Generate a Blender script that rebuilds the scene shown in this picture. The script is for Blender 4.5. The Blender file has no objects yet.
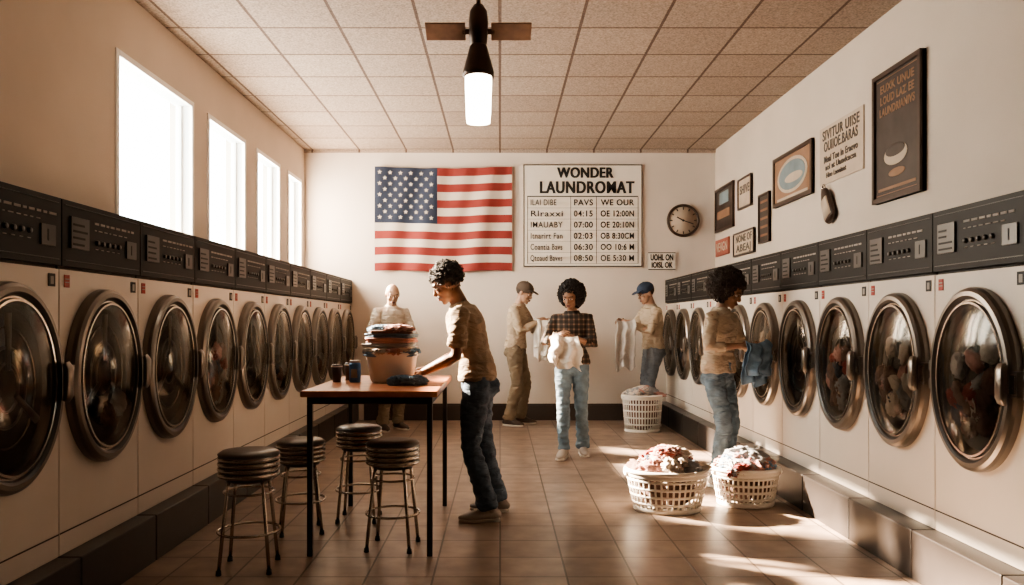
import bpy, math, random
from mathutils import Vector, Matrix, noise
random.seed(7)
V=Vector
scene=bpy.context.scene
col=scene.collection
# ------------------------------------------------------------ materials
def newmat(name):
    m=bpy.data.materials.new(name); m.use_nodes=True
    return m,m.node_tree.nodes,m.node_tree.links,m.node_tree.nodes['Principled BSDF']
def mat(name,c,rough=.6,metal=0,var=.0,vscale=8,bump=0,bscale=60,emit=None,estr=0,sheen=0,coat=0,spec=.5,fold=0):
    m,n,l,b=newmat(name)
    b.inputs['Base Color'].default_value=(*c,1); b.inputs['Roughness'].default_value=rough
    b.inputs['Metallic'].default_value=metal; b.inputs['Specular IOR Level'].default_value=spec
    if coat: b.inputs['Coat Weight'].default_value=coat
    if sheen: b.inputs['Sheen Weight'].default_value=sheen
    if emit: 
        b.inputs['Emission Color'].default_value=(*emit,1); b.inputs['Emission Strength'].default_value=estr
    tc=n.new('ShaderNodeTexCoord')
    if var>0:
        t=n.new('ShaderNodeTexNoise'); t.inputs['Scale'].default_value=vscale; t.inputs['Detail'].default_value=5
        l.new(tc.outputs['Object'],t.inputs['Vector'])
        r=n.new('ShaderNodeMapRange'); r.inputs[1].default_value=.3; r.inputs[2].default_value=.7
        r.inputs[3].default_value=1-var; r.inputs[4].default_value=1+var
        l.new(t.outputs['Fac'],r.inputs[0])
        mx=n.new('ShaderNodeVectorMath'); mx.operation='SCALE'; mx.inputs[0].default_value=c
        l.new(r.outputs[0],mx.inputs['Scale']); l.new(mx.outputs[0],b.inputs['Base Color'])
    if bump>0:
        t=n.new('ShaderNodeTexNoise'); t.inputs['Scale'].default_value=bscale; t.inputs['Detail'].default_value=4
        l.new(tc.outputs['Object'],t.inputs['Vector'])
        bp=n.new('ShaderNodeBump'); bp.inputs['Strength'].default_value=bump; bp.inputs['Distance'].default_value=.01
        l.new(t.outputs['Fac'],bp.inputs['Height']); l.new(bp.outputs[0],b.inputs['Normal'])
        if fold>0:
            mp=n.new('ShaderNodeMapping'); mp.inputs['Rotation'].default_value=(.5,.4,.3); mp.inputs['Scale'].default_value=(9,9,22)
            t2=n.new('ShaderNodeTexNoise'); t2.inputs['Scale'].default_value=1; t2.inputs['Detail'].default_value=2; t2.inputs['Distortion'].default_value=.8
            l.new(tc.outputs['Object'],mp.inputs[0]); l.new(mp.outputs[0],t2.inputs['Vector'])
            b2=n.new('ShaderNodeBump'); b2.inputs['Strength'].default_value=fold; b2.inputs['Distance'].default_value=.03
            l.new(t2.outputs['Fac'],b2.inputs['Height']); l.new(bp.outputs[0],b2.inputs['Normal']); l.new(b2.outputs[0],b.inputs['Normal'])
    return m
def tilemat(name,c1,c2,cm,size,mortar,rough,speck=0,bumpd=.004):
    m,n,l,b=newmat(name)
    tc=n.new('ShaderNodeTexCoord')
    br=n.new('ShaderNodeTexBrick'); br.offset=0; br.squash=1
    br.inputs['Scale'].default_value=1; br.inputs['Brick Width'].default_value=size; br.inputs['Row Height'].default_value=size
    br.inputs['Mortar Size'].default_value=mortar; br.inputs['Mortar Smooth'].default_value=.2
    br.inputs['Color1'].default_value=(*c1,1); br.inputs['Color2'].default_value=(*c2,1); br.inputs['Mortar'].default_value=(*cm,1)
    l.new(tc.outputs['Object'],br.inputs['Vector'])
    t=n.new('ShaderNodeTexNoise'); t.inputs['Scale'].default_value=70 if speck else 6; t.inputs['Detail'].default_value=6
    l.new(tc.outputs['Object'],t.inputs['Vector'])
    r=n.new('ShaderNodeMapRange'); r.inputs[1].default_value=.3; r.inputs[2].default_value=.7
    r.inputs[3].default_value=.6 if speck else .72; r.inputs[4].default_value=1.3 if speck else 1.22
    l.new(t.outputs['Fac'],r.inputs[0])
    mx=n.new('ShaderNodeVectorMath'); mx.operation='SCALE'
    l.new(br.outputs['Color'],mx.inputs[0]); l.new(r.outputs[0],mx.inputs['Scale']); l.new(mx.outputs[0],b.inputs['Base Color'])
    inv=n.new('ShaderNodeMath'); inv.operation='SUBTRACT'; inv.inputs[0].default_value=1; l.new(br.outputs['Fac'],inv.inputs[1])
    ad=n.new('ShaderNodeMath'); ad.operation='MULTIPLY_ADD'; l.new(t.outputs['Fac'],ad.inputs[0]); ad.inputs[1].default_value=.35 if speck else .12; l.new(inv.outputs[0],ad.inputs[2])
    bp=n.new('ShaderNodeBump'); bp.inputs['Strength'].default_value=.6; bp.inputs['Distance'].default_value=bumpd
    l.new(ad.outputs[0],bp.inputs['Height']); l.new(bp.outputs[0],b.inputs['Normal'])
    b.inputs['Roughness'].default_value=rough
    return m
def plaidmat(name):
    m,n,l,b=newmat(name)
    tc=n.new('ShaderNodeTexCoord'); sx=n.new('ShaderNodeSeparateXYZ'); l.new(tc.outputs['Object'],sx.inputs[0])
    outs=[]
    for ax in (0,2):
        w=n.new('ShaderNodeMath'); w.operation='MULTIPLY'; w.inputs[1].default_value=21; l.new(sx.outputs[ax],w.inputs[0])
        f=n.new('ShaderNodeMath'); f.operation='FRACT'; l.new(w.outputs[0],f.inputs[0])
        g=n.new('ShaderNodeMath'); g.operation='GREATER_THAN'; g.inputs[1].default_value=.66; l.new(f.outputs[0],g.inputs[0]); outs.append(g)
    a=n.new('ShaderNodeMath'); a.operation='ADD'; l.new(outs[0].outputs[0],a.inputs[0]); l.new(outs[1].outputs[0],a.inputs[1])
    h=n.new('ShaderNodeMath'); h.operation='MULTIPLY'; h.inputs[1].default_value=.5; l.new(a.outputs[0],h.inputs[0])
    cr=n.new('ShaderNodeValToRGB'); l.new(h.outputs[0],cr.inputs[0])
    cr.color_ramp.elements[0].color=(.022,.017,.014,1); cr.color_ramp.elements[1].color=(.17,.11,.075,1)
    e=cr.color_ramp.elements.new(.5); e.color=(.06,.04,.03,1)
    l.new(cr.outputs[0],b.inputs['Base Color']); b.inputs['Roughness'].default_value=.9
    return m
def glassmat(name):
    m,n,l,b=newmat(name); n.remove(b); out=n['Material Output']
    tr=n.new('ShaderNodeBsdfTransparent'); tr.inputs[0].default_value=(.64,.59,.54,1)
    gl=n.new('ShaderNodeBsdfGlossy'); gl.inputs['Roughness'].default_value=.12; gl.inputs[0].default_value=(.8,.76,.7,1)
    fr=n.new('ShaderNodeFresnel'); fr.inputs[0].default_value=1.5
    mx=n.new('ShaderNodeMixShader'); l.new(fr.outputs[0],mx.inputs[0]); l.new(tr.outputs[0],mx.inputs[1]); l.new(gl.outputs[0],mx.inputs[2])
    l.new(mx.outputs[0],out.inputs[0]); return m

M={}
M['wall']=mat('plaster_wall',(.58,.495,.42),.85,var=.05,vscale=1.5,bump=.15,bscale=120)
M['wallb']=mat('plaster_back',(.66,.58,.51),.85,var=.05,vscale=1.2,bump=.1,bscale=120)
M['wallf']=mat('front_wall_bounce_cut',(.13,.10,.08),.85,var=.05,vscale=1.2,bump=.1,bscale=120)  # unseen wall behind camera, coloured dark to cut bounce and dim the foreground
M['floor']=tilemat('floor_tiles',(.315,.235,.185),(.265,.195,.15),(.09,.065,.05),.34,.006,.34)
M['ceil']=tilemat('ceiling_tiles',(.40,.315,.255),(.345,.265,.215),(.13,.085,.065),.62,.013,.95,speck=1,bumpd=.012)
M['trim']=mat('dark_trim',(.045,.032,.026),.45,bump=.1)
M['plinth']=mat('plinth_black',(.026,.021,.019),.35,var=.2,vscale=3)
M['winframe']=mat('window_frame_white',(.85,.83,.8),.5)
M['body']=mat('washer_enamel',(.66,.59,.52),.36,var=.03,vscale=3,coat=.1)
M['panel']=mat('washer_panel_black',(.008,.007,.0065),.5,spec=.2)
M['seam']=mat('washer_seam',(.05,.04,.035),.7)
M['ring']=mat('door_ring_steel',(.21,.185,.165),.32,metal=.85)
M['ringd']=mat('door_gasket',(.022,.018,.016),.4)
M['ringc']=mat('door_chrome',(.64,.59,.54),.2,metal=1)
M['glass']=glassmat('door_glass')
M['drum']=mat('drum_dark',(.06,.048,.04),.4,metal=.4)
M['ink']=mat('panel_print',(.30,.27,.24),.6)
M['disp']=mat('display',(.045,.04,.037),.35)
M['red']=mat('label_red',(.35,.03,.02),.5)
M['black']=mat('black_ink',(.012,.011,.011),.6)
M['paper']=mat('board_white',(.76,.70,.62),.6)
M['chrome']=mat('stool_chrome',(.50,.46,.42),.24,metal=1)
M['vinyl']=mat('stool_vinyl',(.12,.10,.09),.35)
M['wood']=mat('table_wood',(.46,.18,.085),.32,var=.25,vscale=9)
M['steel']=mat('table_leg_steel',(.06,.05,.045),.35,metal=.6)
M['plastic']=mat('basket_plastic',(.70,.65,.59),.45)
M['tubp']=mat('tub_plastic',(.80,.77,.72),.4)
M['denim']=mat('denim_dark',(.065,.095,.135),.9,var=.3,vscale=22,bump=.25,bscale=300,fold=.7)
M['denim2']=mat('denim_light',(.12,.17,.215),.9,var=.28,vscale=16,bump=.25,bscale=300,fold=.7)
M['khaki']=mat('khaki',(.19,.145,.10),.9,var=.1,bump=.2,fold=.6)
M['greypants']=mat('grey_blue_trousers',(.14,.155,.175),.9,var=.1,bump=.2,fold=.6)
M['tan']=mat('tan_knit',(.26,.195,.135),.95,var=.08,bump=.3,bscale=200,fold=.8)
M['beige']=mat('beige_knit',(.42,.335,.25),.95,var=.08,bump=.3,bscale=200,fold=.8)
M['cream']=mat('cream_shirt',(.58,.50,.42),.95,var=.06,bump=.2,fold=.8)
M['plaid']=plaidmat('plaid_flannel')
M['skin']=mat('skin_brown',(.14,.068,.04),.5,var=.08,vscale=12)
M['skin2']=mat('skin_mid',(.27,.145,.09),.5,var=.08,vscale=12)
M['skin3']=mat('skin_tan',(.38,.23,.16),.5,var=.08,vscale=12)
M['lip']=mat('lips',(.17,.06,.045),.45)
M['eye']=mat('eye_white',(.7,.66,.6),.3)
M['iris']=mat('iris',(.012,.008,.006),.2)
M['hair']=mat('hair_black',(.014,.010,.009),.75,bump=.6,bscale=150)
M['hair2']=mat('hair_darkbrown',(.035,.021,.015),.75,bump=.6,bscale=150)
M['shoe']=mat('sneaker_canvas',(.36,.31,.27),.8,var=.1)
M['sole']=mat('sneaker_sole',(.6,.55,.49),.7)
M['shoed']=mat('shoe_dark',(.06,.04,.03),.6)
M['capb']=mat('cap_brown',(.08,.055,.04),.85)
M['capn']=mat('cap_navy',(.03,.045,.08),.85)
M['towel']=mat('towel_white',(.74,.69,.63),.95,var=.06,bump=.4,bscale=180)
M['towelg']=mat('towel_grey',(.50,.47,.44),.95,var=.08,bump=.4,bscale=180)
M['clblue']=mat('cloth_blue',(.15,.235,.33),.95,var=.2,vscale=14,bump=.4,bscale=120)
M['clred']=mat('cloth_red',(.27,.06,.05),.95,var=.2,vscale=14,bump=.4,bscale=120)
M['clpink']=mat('cloth_pink',(.46,.25,.22),.95,var=.15,vscale=14,bump=.4,bscale=120)
M['clcream']=mat('cloth_cream',(.56,.48,.41),.95,var=.15,vscale=14,bump=.4,bscale=120)
M['clnavy']=mat('cloth_navy',(.045,.06,.095),.95,var=.2,vscale=14,bump=.4,bscale=120)
M['clbrown']=mat('cloth_brown',(.17,.10,.08),.95,var=.2,vscale=14,bump=.4,bscale=120)
M['clgrey']=mat('cloth_grey',(.30,.30,.31),.95,var=.2,vscale=14,bump=.4,bscale=120)
M['flagr']=mat('flag_red',(.25,.040,.034),.9,bump=.3,bscale=300)
M['flagw']=mat('flag_white',(.60,.53,.46),.9,bump=.3,bscale=300)
M['flagb']=mat('flag_blue',(.025,.034,.062),.9,bump=.3,bscale=300)
M['bulb']=mat('lamp_glass_lit',(.95,.9,.8),.3,emit=(1,.88,.70),estr=12)
M['bronze']=mat('lamp_bronze',(.055,.032,.022),.4,metal=.7)
M['blade']=mat('fan_blade_wood',(.20,.11,.07),.5,var=.3,vscale=10)
M['frame']=mat('picture_frame_dark',(.05,.027,.018),.4)
M['post1']=mat('poster_dark',(.045,.030,.024),.5,var=.3,vscale=6)
M['post2']=mat('poster_paper',(.48,.385,.30),.7,var=.06)
M['post3']=mat('poster_blue',(.18,.23,.25),.6,var=.2,vscale=4)
M['post4']=mat('poster_red',(.34,.10,.07),.6,var=.1)
M['post5']=mat('poster_orange',(.27,.15,.09),.6,var=.1)
M['blueplastic']=mat('blue_bottle',(.06,.20,.46),.4)
M['coffee']=mat('cup_dark',(.06,.035,.025),.3)

# ------------------------------------------------------------ mesh builder
class MB:
    def __init__(s): s.v=[];s.f=[];s.m=[];s.sm=[];s.mats=[]
    def mi(s,k):
        if k not in s.mats: s.mats.append(k)
        return s.mats.index(k)
    def add(s,vs,fs,k,smooth=True):
        o=len(s.v); i=s.mi(k)
        s.v+= [tuple(a) for a in vs]
        for f in fs:
            s.f.append([a+o for a in f]); s.m.append(i); s.sm.append(smooth)
    def box(s,c,size,k,R=None):
        c=V(c);vs=[]
        for z in(-.5,.5):
            for x,y in((-.5,-.5),(.5,-.5),(.5,.5),(-.5,.5)):
                p=V((x*size[0],y*size[1],z*size[2]))
                if R: p=R@p
                vs.append(c+p)
        s.add(vs,[(3,2,1,0),(4,5,6,7),(0,1,5,4),(1,2,6,5),(2,3,7,6),(3,0,4,7)],k,False)
    def bx(s,x0,x1,y0,y1,z0,z1,k):
        s.box(((x0+x1)/2,(y0+y1)/2,(z0+z1)/2),(abs(x1-x0),abs(y1-y0),abs(z1-z0)),k)
    def loft(s,pts,rad,k,side=(1,0,0),n=16,rnd=(False,False),pw=2.0,smooth=True):
        pts=[V(p) for p in pts]; rad=[(r,r) if not isinstance(r,(tuple,list)) else r for r in rad]; side=V(side)
        if rnd[0]:
            t=(pts[0]-pts[1]).normalized(); r=min(rad[0]); P=[];Q=[]
            for a in (80,55,28):
                P.append(pts[0]+t*r*math.sin(math.radians(a))); c=math.cos(math.radians(a)); Q.append((rad[0][0]*c,rad[0][1]*c))
            pts=P+pts; rad=Q+rad
        if rnd[1]:
            t=(pts[-1]-pts[-2]).normalized(); r=min(rad[-1]); P=[];Q=[]
            for a in (28,55,80):
                P.append(pts[-1]+t*r*math.sin(math.radians(a))); c=math.cos(math.radians(a)); Q.append((rad[-1][0]*c,rad[-1][1]*c))
            pts=pts+P; rad=rad+Q
        vs=[];N=len(pts)
        for i,p in enumerate(pts):
            t=(pts[min(i+1,N-1)]-pts[max(i-1,0)]).normalized()
            x=side-t*side.dot(t)
            if x.length<1e-3:
                x=V((0,1,0))-t*t.y
                if x.length<1e-3: x=V((0,0,1))
            x.normalize(); y=t.cross(x)
            for j in range(n):
                a=2*math.pi*j/n; ca,sa=math.cos(a),math.sin(a)
                if pw!=2:
                    ca=math.copysign(abs(ca)**(2/pw),ca); sa=math.copysign(abs(sa)**(2/pw),sa)
                vs.append(p+x*rad[i][0]*ca+y*rad[i][1]*sa)
        fs=[]
        for i in range(N-1):
            for j in range(n):
                j2=(j+1)%n; fs.append((i*n+j,i*n+j2,(i+1)*n+j2,(i+1)*n+j))
        fs.append(tuple(range(n-1,-1,-1))); fs.append(tuple(range((N-1)*n,N*n)))
        s.add(vs,fs,k,smooth)
    def cyl(s,a,b,r0,r1,k,n=16,smooth=True): s.loft([a,b],[r0,r1],k,n=n,smooth=smooth)
    def ell(s,c,r,k,R=None,nu=20,nv=12,disp=None):
        c=V(c);vs=[];fs=[]
        def P(u,w):
            d=V((math.cos(u)*math.sin(w),math.sin(u)*math.sin(w),math.cos(w)))
            q=1+(disp(d) if disp else 0)
            p=V((d.x*r[0],d.y*r[1],d.z*r[2]))*q
            if R: p=R@p
            return c+p
        vs.append(P(0,0))
        for i in range(1,nv):
            for j in range(nu): vs.append(P(2*math.pi*j/nu,math.pi*i/nv))
        vs.append(P(0,math.pi)); L=len(vs)-1
        for j in range(nu):
            j2=(j+1)%nu; fs.append((0,1+j,1+j2))
            for i in range(nv-2):
                fs.append((1+i*nu+j,1+(i+1)*nu+j,1+(i+1)*nu+j2,1+i*nu+j2))
            fs.append((L,1+(nv-2)*nu+j2,1+(nv-2)*nu+j))
        s.add(vs,fs,k,True)
    def torus(s,c,ra,rb,r,k,ax=(1,0,0),ay=(0,1,0),n=40,m=8,rz=None):
        c=V(c);ax=V(ax);ay=V(ay);az=ax.cross(ay).normalized(); rz=rz or r
        vs=[];fs=[]
        for i in range(n):
            a=2*math.pi*i/n; d=ax*math.cos(a)+ay*math.sin(a)
            base=c+ax*ra*math.cos(a)+ay*rb*math.sin(a)
            for j in range(m):
                b=2*math.pi*j/m; vs.append(base+d*r*math.cos(b)+az*rz*math.sin(b))
        for i in range(n):
            for j in range(m):
                i2=(i+1)%n;j2=(j+1)%m; fs.append((i*m+j,i2*m+j,i2*m+j2,i*m+j2))
        s.add(vs,fs,k,True)
    def mesh(s,name):
        me=bpy.data.meshes.new(name); me.from_pydata(s.v,[],s.f)
        for k in s.mats: me.materials.append(M[k])
        me.polygons.foreach_set('material_index',s.m); me.polygons.foreach_set('use_smooth',s.sm); me.update(); return me
    def obj(s,name,parent=None,bevel=0):
        o=bpy.data.objects.new(name,s.mesh(name)); col.objects.link(o)
        if bevel:
            b=o.modifiers.new('b','BEVEL'); b.width=bevel; b.segments=2; b.limit_method='ANGLE'; b.angle_limit=math.radians(50)
        if parent: par(o,parent)
        return o
    def merge_mesh(s,me,k):
        s.add([v.co for v in me.vertices],[tuple(p.vertices) for p in me.polygons],k,True)
def empty(name,loc):
    e=bpy.data.objects.new(name,None); e.location=loc; e.empty_display_size=.1; col.objects.link(e); return e
def par(o,e):
    o.parent=e; o.matrix_parent_inverse=Matrix.Translation(e.location).inverted()
def remesh(mb,voxel,smooth=4,wr=0,wf=14,key=None):
    me=mb.mesh('tmp'); o=bpy.data.objects.new('tmp',me); col.objects.link(o)
    r=o.modifiers.new('r','REMESH'); r.mode='VOXEL'; r.voxel_size=voxel; r.use_smooth_shade=True
    if smooth:
        q=o.modifiers.new('s','SMOOTH'); q.iterations=smooth; q.factor=.5
    dg=bpy.context.evaluated_depsgraph_get(); dg.update()
    nm=bpy.data.meshes.new_from_object(o.evaluated_get(dg))
    bpy.data.objects.remove(o)
    if wr:
        nn=[v.normal.copy() for v in nm.vertices]
        for v,n_ in zip(nm.vertices,nn):
            p=v.co; a=noise.noise(V((p.x*wf,p.y*wf,p.z*wf*1.9))); a=1-abs(a)*3
            a2=noise.noise(V((p.x*wf*.4+5,p.y*wf*.4,p.z*wf*.5)))
            v.co=p+n_*(wr*a*.7+wr*1.3*a2)
    return nm
def text(body,loc,rot,size,k,parent=None,width=None,name='lettering',align='CENTER',off=0,space=1):
    c=bpy.data.curves.new(name,'FONT'); c.body=body; c.size=size; c.extrude=.0015; c.align_x=align; c.align_y='CENTER'; c.offset=off; c.space_character=space
    c.materials.append(M[k]); o=bpy.data.objects.new(name,c); o.location=loc; o.rotation_euler=rot; col.objects.link(o)
    if width:
        bpy.context.view_layer.update(); o.scale.x=width/max(o.dimensions.x,.001)
    if parent: par(o,parent)
    return o

# ------------------------------------------------------------ room
XL,XR,YB,YF,ZC=-2.59,2.85,10.6,-3.2,3.58
mb=MB(); mb.bx(XL-.2,XR+.2,YF-.2,YB+.2,-.15,0,'floor'); mb.obj('floor')
mb=MB(); mb.bx(XL-.2,XR+.2,YF-.2,YB+.2,ZC,ZC+.15,'ceil'); mb.obj('ceiling')
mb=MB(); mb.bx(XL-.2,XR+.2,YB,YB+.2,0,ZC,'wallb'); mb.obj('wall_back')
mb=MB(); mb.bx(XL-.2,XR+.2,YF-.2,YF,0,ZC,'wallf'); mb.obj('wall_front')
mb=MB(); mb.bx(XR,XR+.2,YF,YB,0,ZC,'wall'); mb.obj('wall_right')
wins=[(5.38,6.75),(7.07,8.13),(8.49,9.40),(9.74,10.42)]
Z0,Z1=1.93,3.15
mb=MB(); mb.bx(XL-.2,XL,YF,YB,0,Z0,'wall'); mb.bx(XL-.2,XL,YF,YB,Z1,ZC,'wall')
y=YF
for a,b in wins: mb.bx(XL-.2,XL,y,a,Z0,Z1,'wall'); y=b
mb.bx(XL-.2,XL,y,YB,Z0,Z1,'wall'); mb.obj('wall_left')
for i,(a,b) in enumerate(wins):
    mb=MB(); t=.045
    x0,x1=XL-.13,XL+.012
    mb.bx(x0,x1,a,a+t,Z0,Z1,'winframe');mb.bx(x0,x1,b-t,b,Z0,Z1,'winframe')
    mb.bx(x0,x1,a+t,b-t,Z0,Z0+t,'winframe');mb.bx(x0,x1,a+t,b-t,Z1-t,Z1,'winframe')
    mb.bx(XL-.10,XL-.07,a+t,a+t+.03,Z0+t,Z1-t,'winframe');mb.bx(XL-.10,XL-.07,b-t-.03,b-t,Z0+t,Z1-t,'winframe')
    mb.bx(XL+.0,XL+.05,a-.03,b+.03,Z0-.03,Z0,'winframe')
    mb.obj('window_%d'%(i+1),bevel=.004)
mb=MB(); mb.bx(-1.8,2.05,YB-.025,YB,0,.2,'trim'); mb.bx(-1.8,2.05,YB-.018,YB,.2,.22,'trim'); mb.obj('baseboard_back')
mb=MB(); mb.bx(XL,XR,YB-.03,YB,ZC-.04,ZC,'ceil'); mb.obj('trim_1')

# ------------------------------------------------------------ washers
def crumple(mb,c,r,k,seed=0,amp=.35,f=2.6,nu=36,nv=22,R=None):
    def d(p):
        q=p*f+V((seed*3.1,seed*1.7,seed*.9))
        a=1-abs(noise.noise(q))*2.2; b=1-abs(noise.noise(q*2.3))*2.0
        return amp*(a*.6+b*.35)-amp*.35
    mb.ell(c,r,k,R=R,nu=nu,nv=nv,disp=d)
W=.78
def washer_mesh(seed,load):
    rnd=random.Random(seed)
    mb=MB(); hw=W/2-.004; D=.55
    mb.bx(-hw,hw,0,D,0,1.285,'body')
    mb.bx(-hw+.004,hw-.004,.012,D,1.285,1.30,'seam')
    mb.bx(-hw,hw,-.012,D,1.30,1.60,'panel')
    mb.bx(-hw+.02,hw-.02,-.016,-.012,1.325,1.329,'disp'); mb.bx(-hw+.02,hw-.02,-.016,-.012,1.575,1.578,'disp')
    mb.bx(-hw+.06,-hw+.22,-.022,-.012,1.385,1.53,'disp')
    for r in range(4): mb.bx(-hw+.075,-hw+.075+rnd.uniform(.07,.13),-.024,-.022,1.40+r*.03,1.41+r*.03,'panel')
    x=-.10
    while x<.30:
        w_=rnd.uniform(.02,.06); mb.bx(x,x+w_,-.0145,-.012,1.517,1.528,'ink'); x+=w_+.015
    x=-.10
    while x<.24:
        w_=rnd.uniform(.015,.04); mb.bx(x,x+w_,-.0145,-.012,1.487,1.492,'ink'); x+=w_+.02
    for i in range(5):
        mb.cyl((-.08+i*.055,-.012,1.43),(-.08+i*.055,-.024,1.43),.013,.011,'disp',n=12)
        mb.bx(-.093+i*.055,-.067+i*.055,-.0145,-.012,1.397,1.401,'ink')
    mb.bx(.22,.33,-.02,-.012,1.38,1.47,'disp'); mb.bx(.265,.275,-.022,-.02,1.40,1.45,'black')
    mb.bx(-hw+.035,-hw+.08,-.003,0,1.205,1.262,'red'); mb.bx(-hw+.04,-hw+.075,-.0045,-.003,1.225,1.23,'ink'); mb.bx(-hw+.04,-hw+.075,-.0045,-.003,1.24,1.245,'ink')
    mb.bx(hw-.085,hw-.03,-.003,0,1.205,1.262,'black'); mb.bx(hw-.07,hw-.045,-.0045,-.003,1.215,1.25,'ink')
    mb.bx(-hw,hw,-.002,0,.095,.102,'seam')
    # door
    a,b,cz=.352,.425,.785; n=64
    prof=[(0,0,'ringd'),(0,-.028,'ring'),(.006,-.045,'ring'),(.02,-.056,'ring'),(.040,-.058,'ring'),(.052,-.050,'ringd'),(.058,-.038,'ringd'),(.064,-.038,'ringc'),(.068,-.052,'ringc'),(.078,-.052,'ringc'),(.088,-.035,'ringd'),(.098,-.004,'drum')]
    vs=[];fs=[]
    for d,y,_ in prof:
        for j in range(n):
            t=2*math.pi*j/n; vs.append(((a-d)*math.cos(t),y,cz+(b-d)*math.sin(t)))
    for i in range(len(prof)-1):
        ff=[]
        for j in range(n):
            j2=(j+1)%n; ff.append((i*n+j,i*n+j2,(i+1)*n+j2,(i+1)*n+j))
        fs.append((ff,prof[i+1][2]))
    for ff,k in fs:
        sub=sorted({q for f in ff for q in f}); mp={q:i for i,q in enumerate(sub)}
        mb.add([vs[q] for q in sub],[tuple(mp[q] for q in f) for f in ff],k)
    L=len(prof)-1
    mb.add(vs[L*n:(L+1)*n],[tuple(range(n))],'drum',False)
    for q in (.75,.5,.3): mb.torus((0,-.006,cz),(a-.1)*q,(b-.1)*q,.006,'ringc' if q>.7 else 'ring',ax=(1,0,0),ay=(0,0,1),n=32,m=6)
    for i in range(3):
        t=math.pi/2+i*2.094; mb.loft([(math.cos(t)*.06,-.012,cz+math.sin(t)*.07),(math.cos(t)*.23,-.012,cz+math.sin(t)*.30)],[(.012,.008),(.02,.01)],'ring',side=(-math.sin(t),0,math.cos(t)),n=10)
    cols=['clred','clcream','clbrown','clnavy','clpink','clgrey','clcream','clbrown','clbrown'] if load>6 else ['clbrown','clnavy','clgrey','clbrown']
    for i in range(load):
        t=rnd.uniform(-math.pi,0) if i<14 else rnd.uniform(0,math.pi); q=rnd.uniform(.15,.85) if load>6 else rnd.uniform(.6,.85)
        if load<=6: t=rnd.uniform(-2.4,-.7)
        crumple(mb,(math.cos(t)*q*.22,-.012-.008*rnd.random(),cz-.02+math.sin(t)*q*.28),(rnd.uniform(.05,.085),.022,rnd.uniform(.035,.065)),rnd.choice(cols),seed=i+seed*11,nu=26,nv=14,amp=.6,R=Matrix.Rotation(rnd.uniform(-1,1),3,'Y'))
    # glass dome
    gv=[(0,-.088,cz)];gf=[]
    for i in range(1,8):
        q=i/7
        for j in range(n):
            t=2*math.pi*j/n; gv.append(((a-.08)*q*math.cos(t),-.048-.040*(1-q*q),cz+(b-.08)*q*math.sin(t)))
    for j in range(n):
        j2=(j+1)%n; gf.append((0,1+j,1+j2))
        for i in range(6): gf.append((1+i*n+j,1+(i+1)*n+j,1+(i+1)*n+j2,1+i*n+j2))
    mb.add(gv,gf,'glass')
    # latch handle and hinge
    mb.loft([(a-.04,-.072,cz-.085),(a-.035,-.082,cz-.06),(a-.035,-.082,cz+.06),(a-.04,-.072,cz+.085)],[(.022,.01),(.028,.014),(.028,.014),(.022,.01)],'ring',pw=4,n=16)
    mb.bx(a-.045,hw-.005,-.05,0,cz-.055,cz+.055,'ring')
    mb.bx(a-.02,hw-.012,-.056,-.05,cz-.04,cz+.04,'ringc')
    mb.bx(-a-.012,-a+.03,-.045,0,cz-.07,cz-.02,'ring');mb.bx(-a-.012,-a+.03,-.045,0,cz+.02,cz+.07,'ring')
    return mb.mesh('washing_machine')
full=[washer_mesh(i,18) for i in range(3)]; empt=[washer_mesh(10+i,l) for i,l in enumerate((0,4))]
def washer(me,loc,rz,sx=1):
    o=bpy.data.objects.new('washing_machine',me)
    o.location=loc; o.rotation_euler=(0,0,rz); o.scale=(sx,1,1); col.objects.link(o)
    b=o.modifiers.new('b','BEVEL'); b.width=.005; b.segments=1; b.limit_method='ANGLE'; b.angle_limit=math.radians(80)
PXL,PXR=-1.97,2.20
for i in range(-4,8): washer(full[1] if i==1 else empt[i%2],(PXL,4.354+W*(i+.5),.252),math.radians(90))
WR=.728
for i in range(-4,9): washer(full[i%3] if i in (-1,0,1,3) else empt[i%2],(PXR,4.046+WR*(i+.5),.252),math.radians(-90),WR/W)
mb=MB()
for i in range(-4,8):
    y0=4.354+W*i; mb.bx(XL+.002,PXL+.10,y0+.004,y0+W-.004,0,.25,'plinth'); 
mb.bx(XL+.002,PXL+.085,4.354-4*W,10.59,0,.235,'black'); mb.obj('trim_2',bevel=.006)
mb=MB()
for i in range(-4,9):
    y0=4.046+WR*i; mb.bx(PXR-.12,XR-.002,y0+.004,y0+WR-.004,0,.25,'plinth')
mb.bx(PXR-.105,XR-.002,4.046-4*WR,10.59,0,.235,'black'); mb.obj('trim_3',bevel=.006)

# ------------------------------------------------------------ flag
fx0,fx1,fz0,fz1=-1.65,.16,1.97,3.35; NX,NZ=90,52
def fpos(u,v,o=0):
    x=fx0+(fx1-fx0)*u; z=fz1-(fz1-fz0)*v
    z-=.025*math.sin(u*math.pi)*(1-v)*1.0 -.012*math.sin(u*9)*v
    y=YB-.06-.026*math.sin(u*17+v*1.5)*(.3+.7*v)-.012*math.sin(u*31+v*5)-o
    return (x,y,z)
mb=MB(); vs=[fpos(i/NX,j/NZ) for j in range(NZ+1) for i in range(NX+1)]
grp={'flagr':[],'flagw':[],'flagb':[]}
for j in range(NZ):
    for i in range(NX):
        k='flagb' if (i<NX*.45 and j<NZ*7/13) else ('flagr' if (j//4)%2==0 else 'flagw')
        grp[k].append((j*(NX+1)+i,(j+1)*(NX+1)+i,(j+1)*(NX+1)+i+1,j*(NX+1)+i+1))
for k,fs in grp.items(): mb.add(vs,fs,k)
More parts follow.
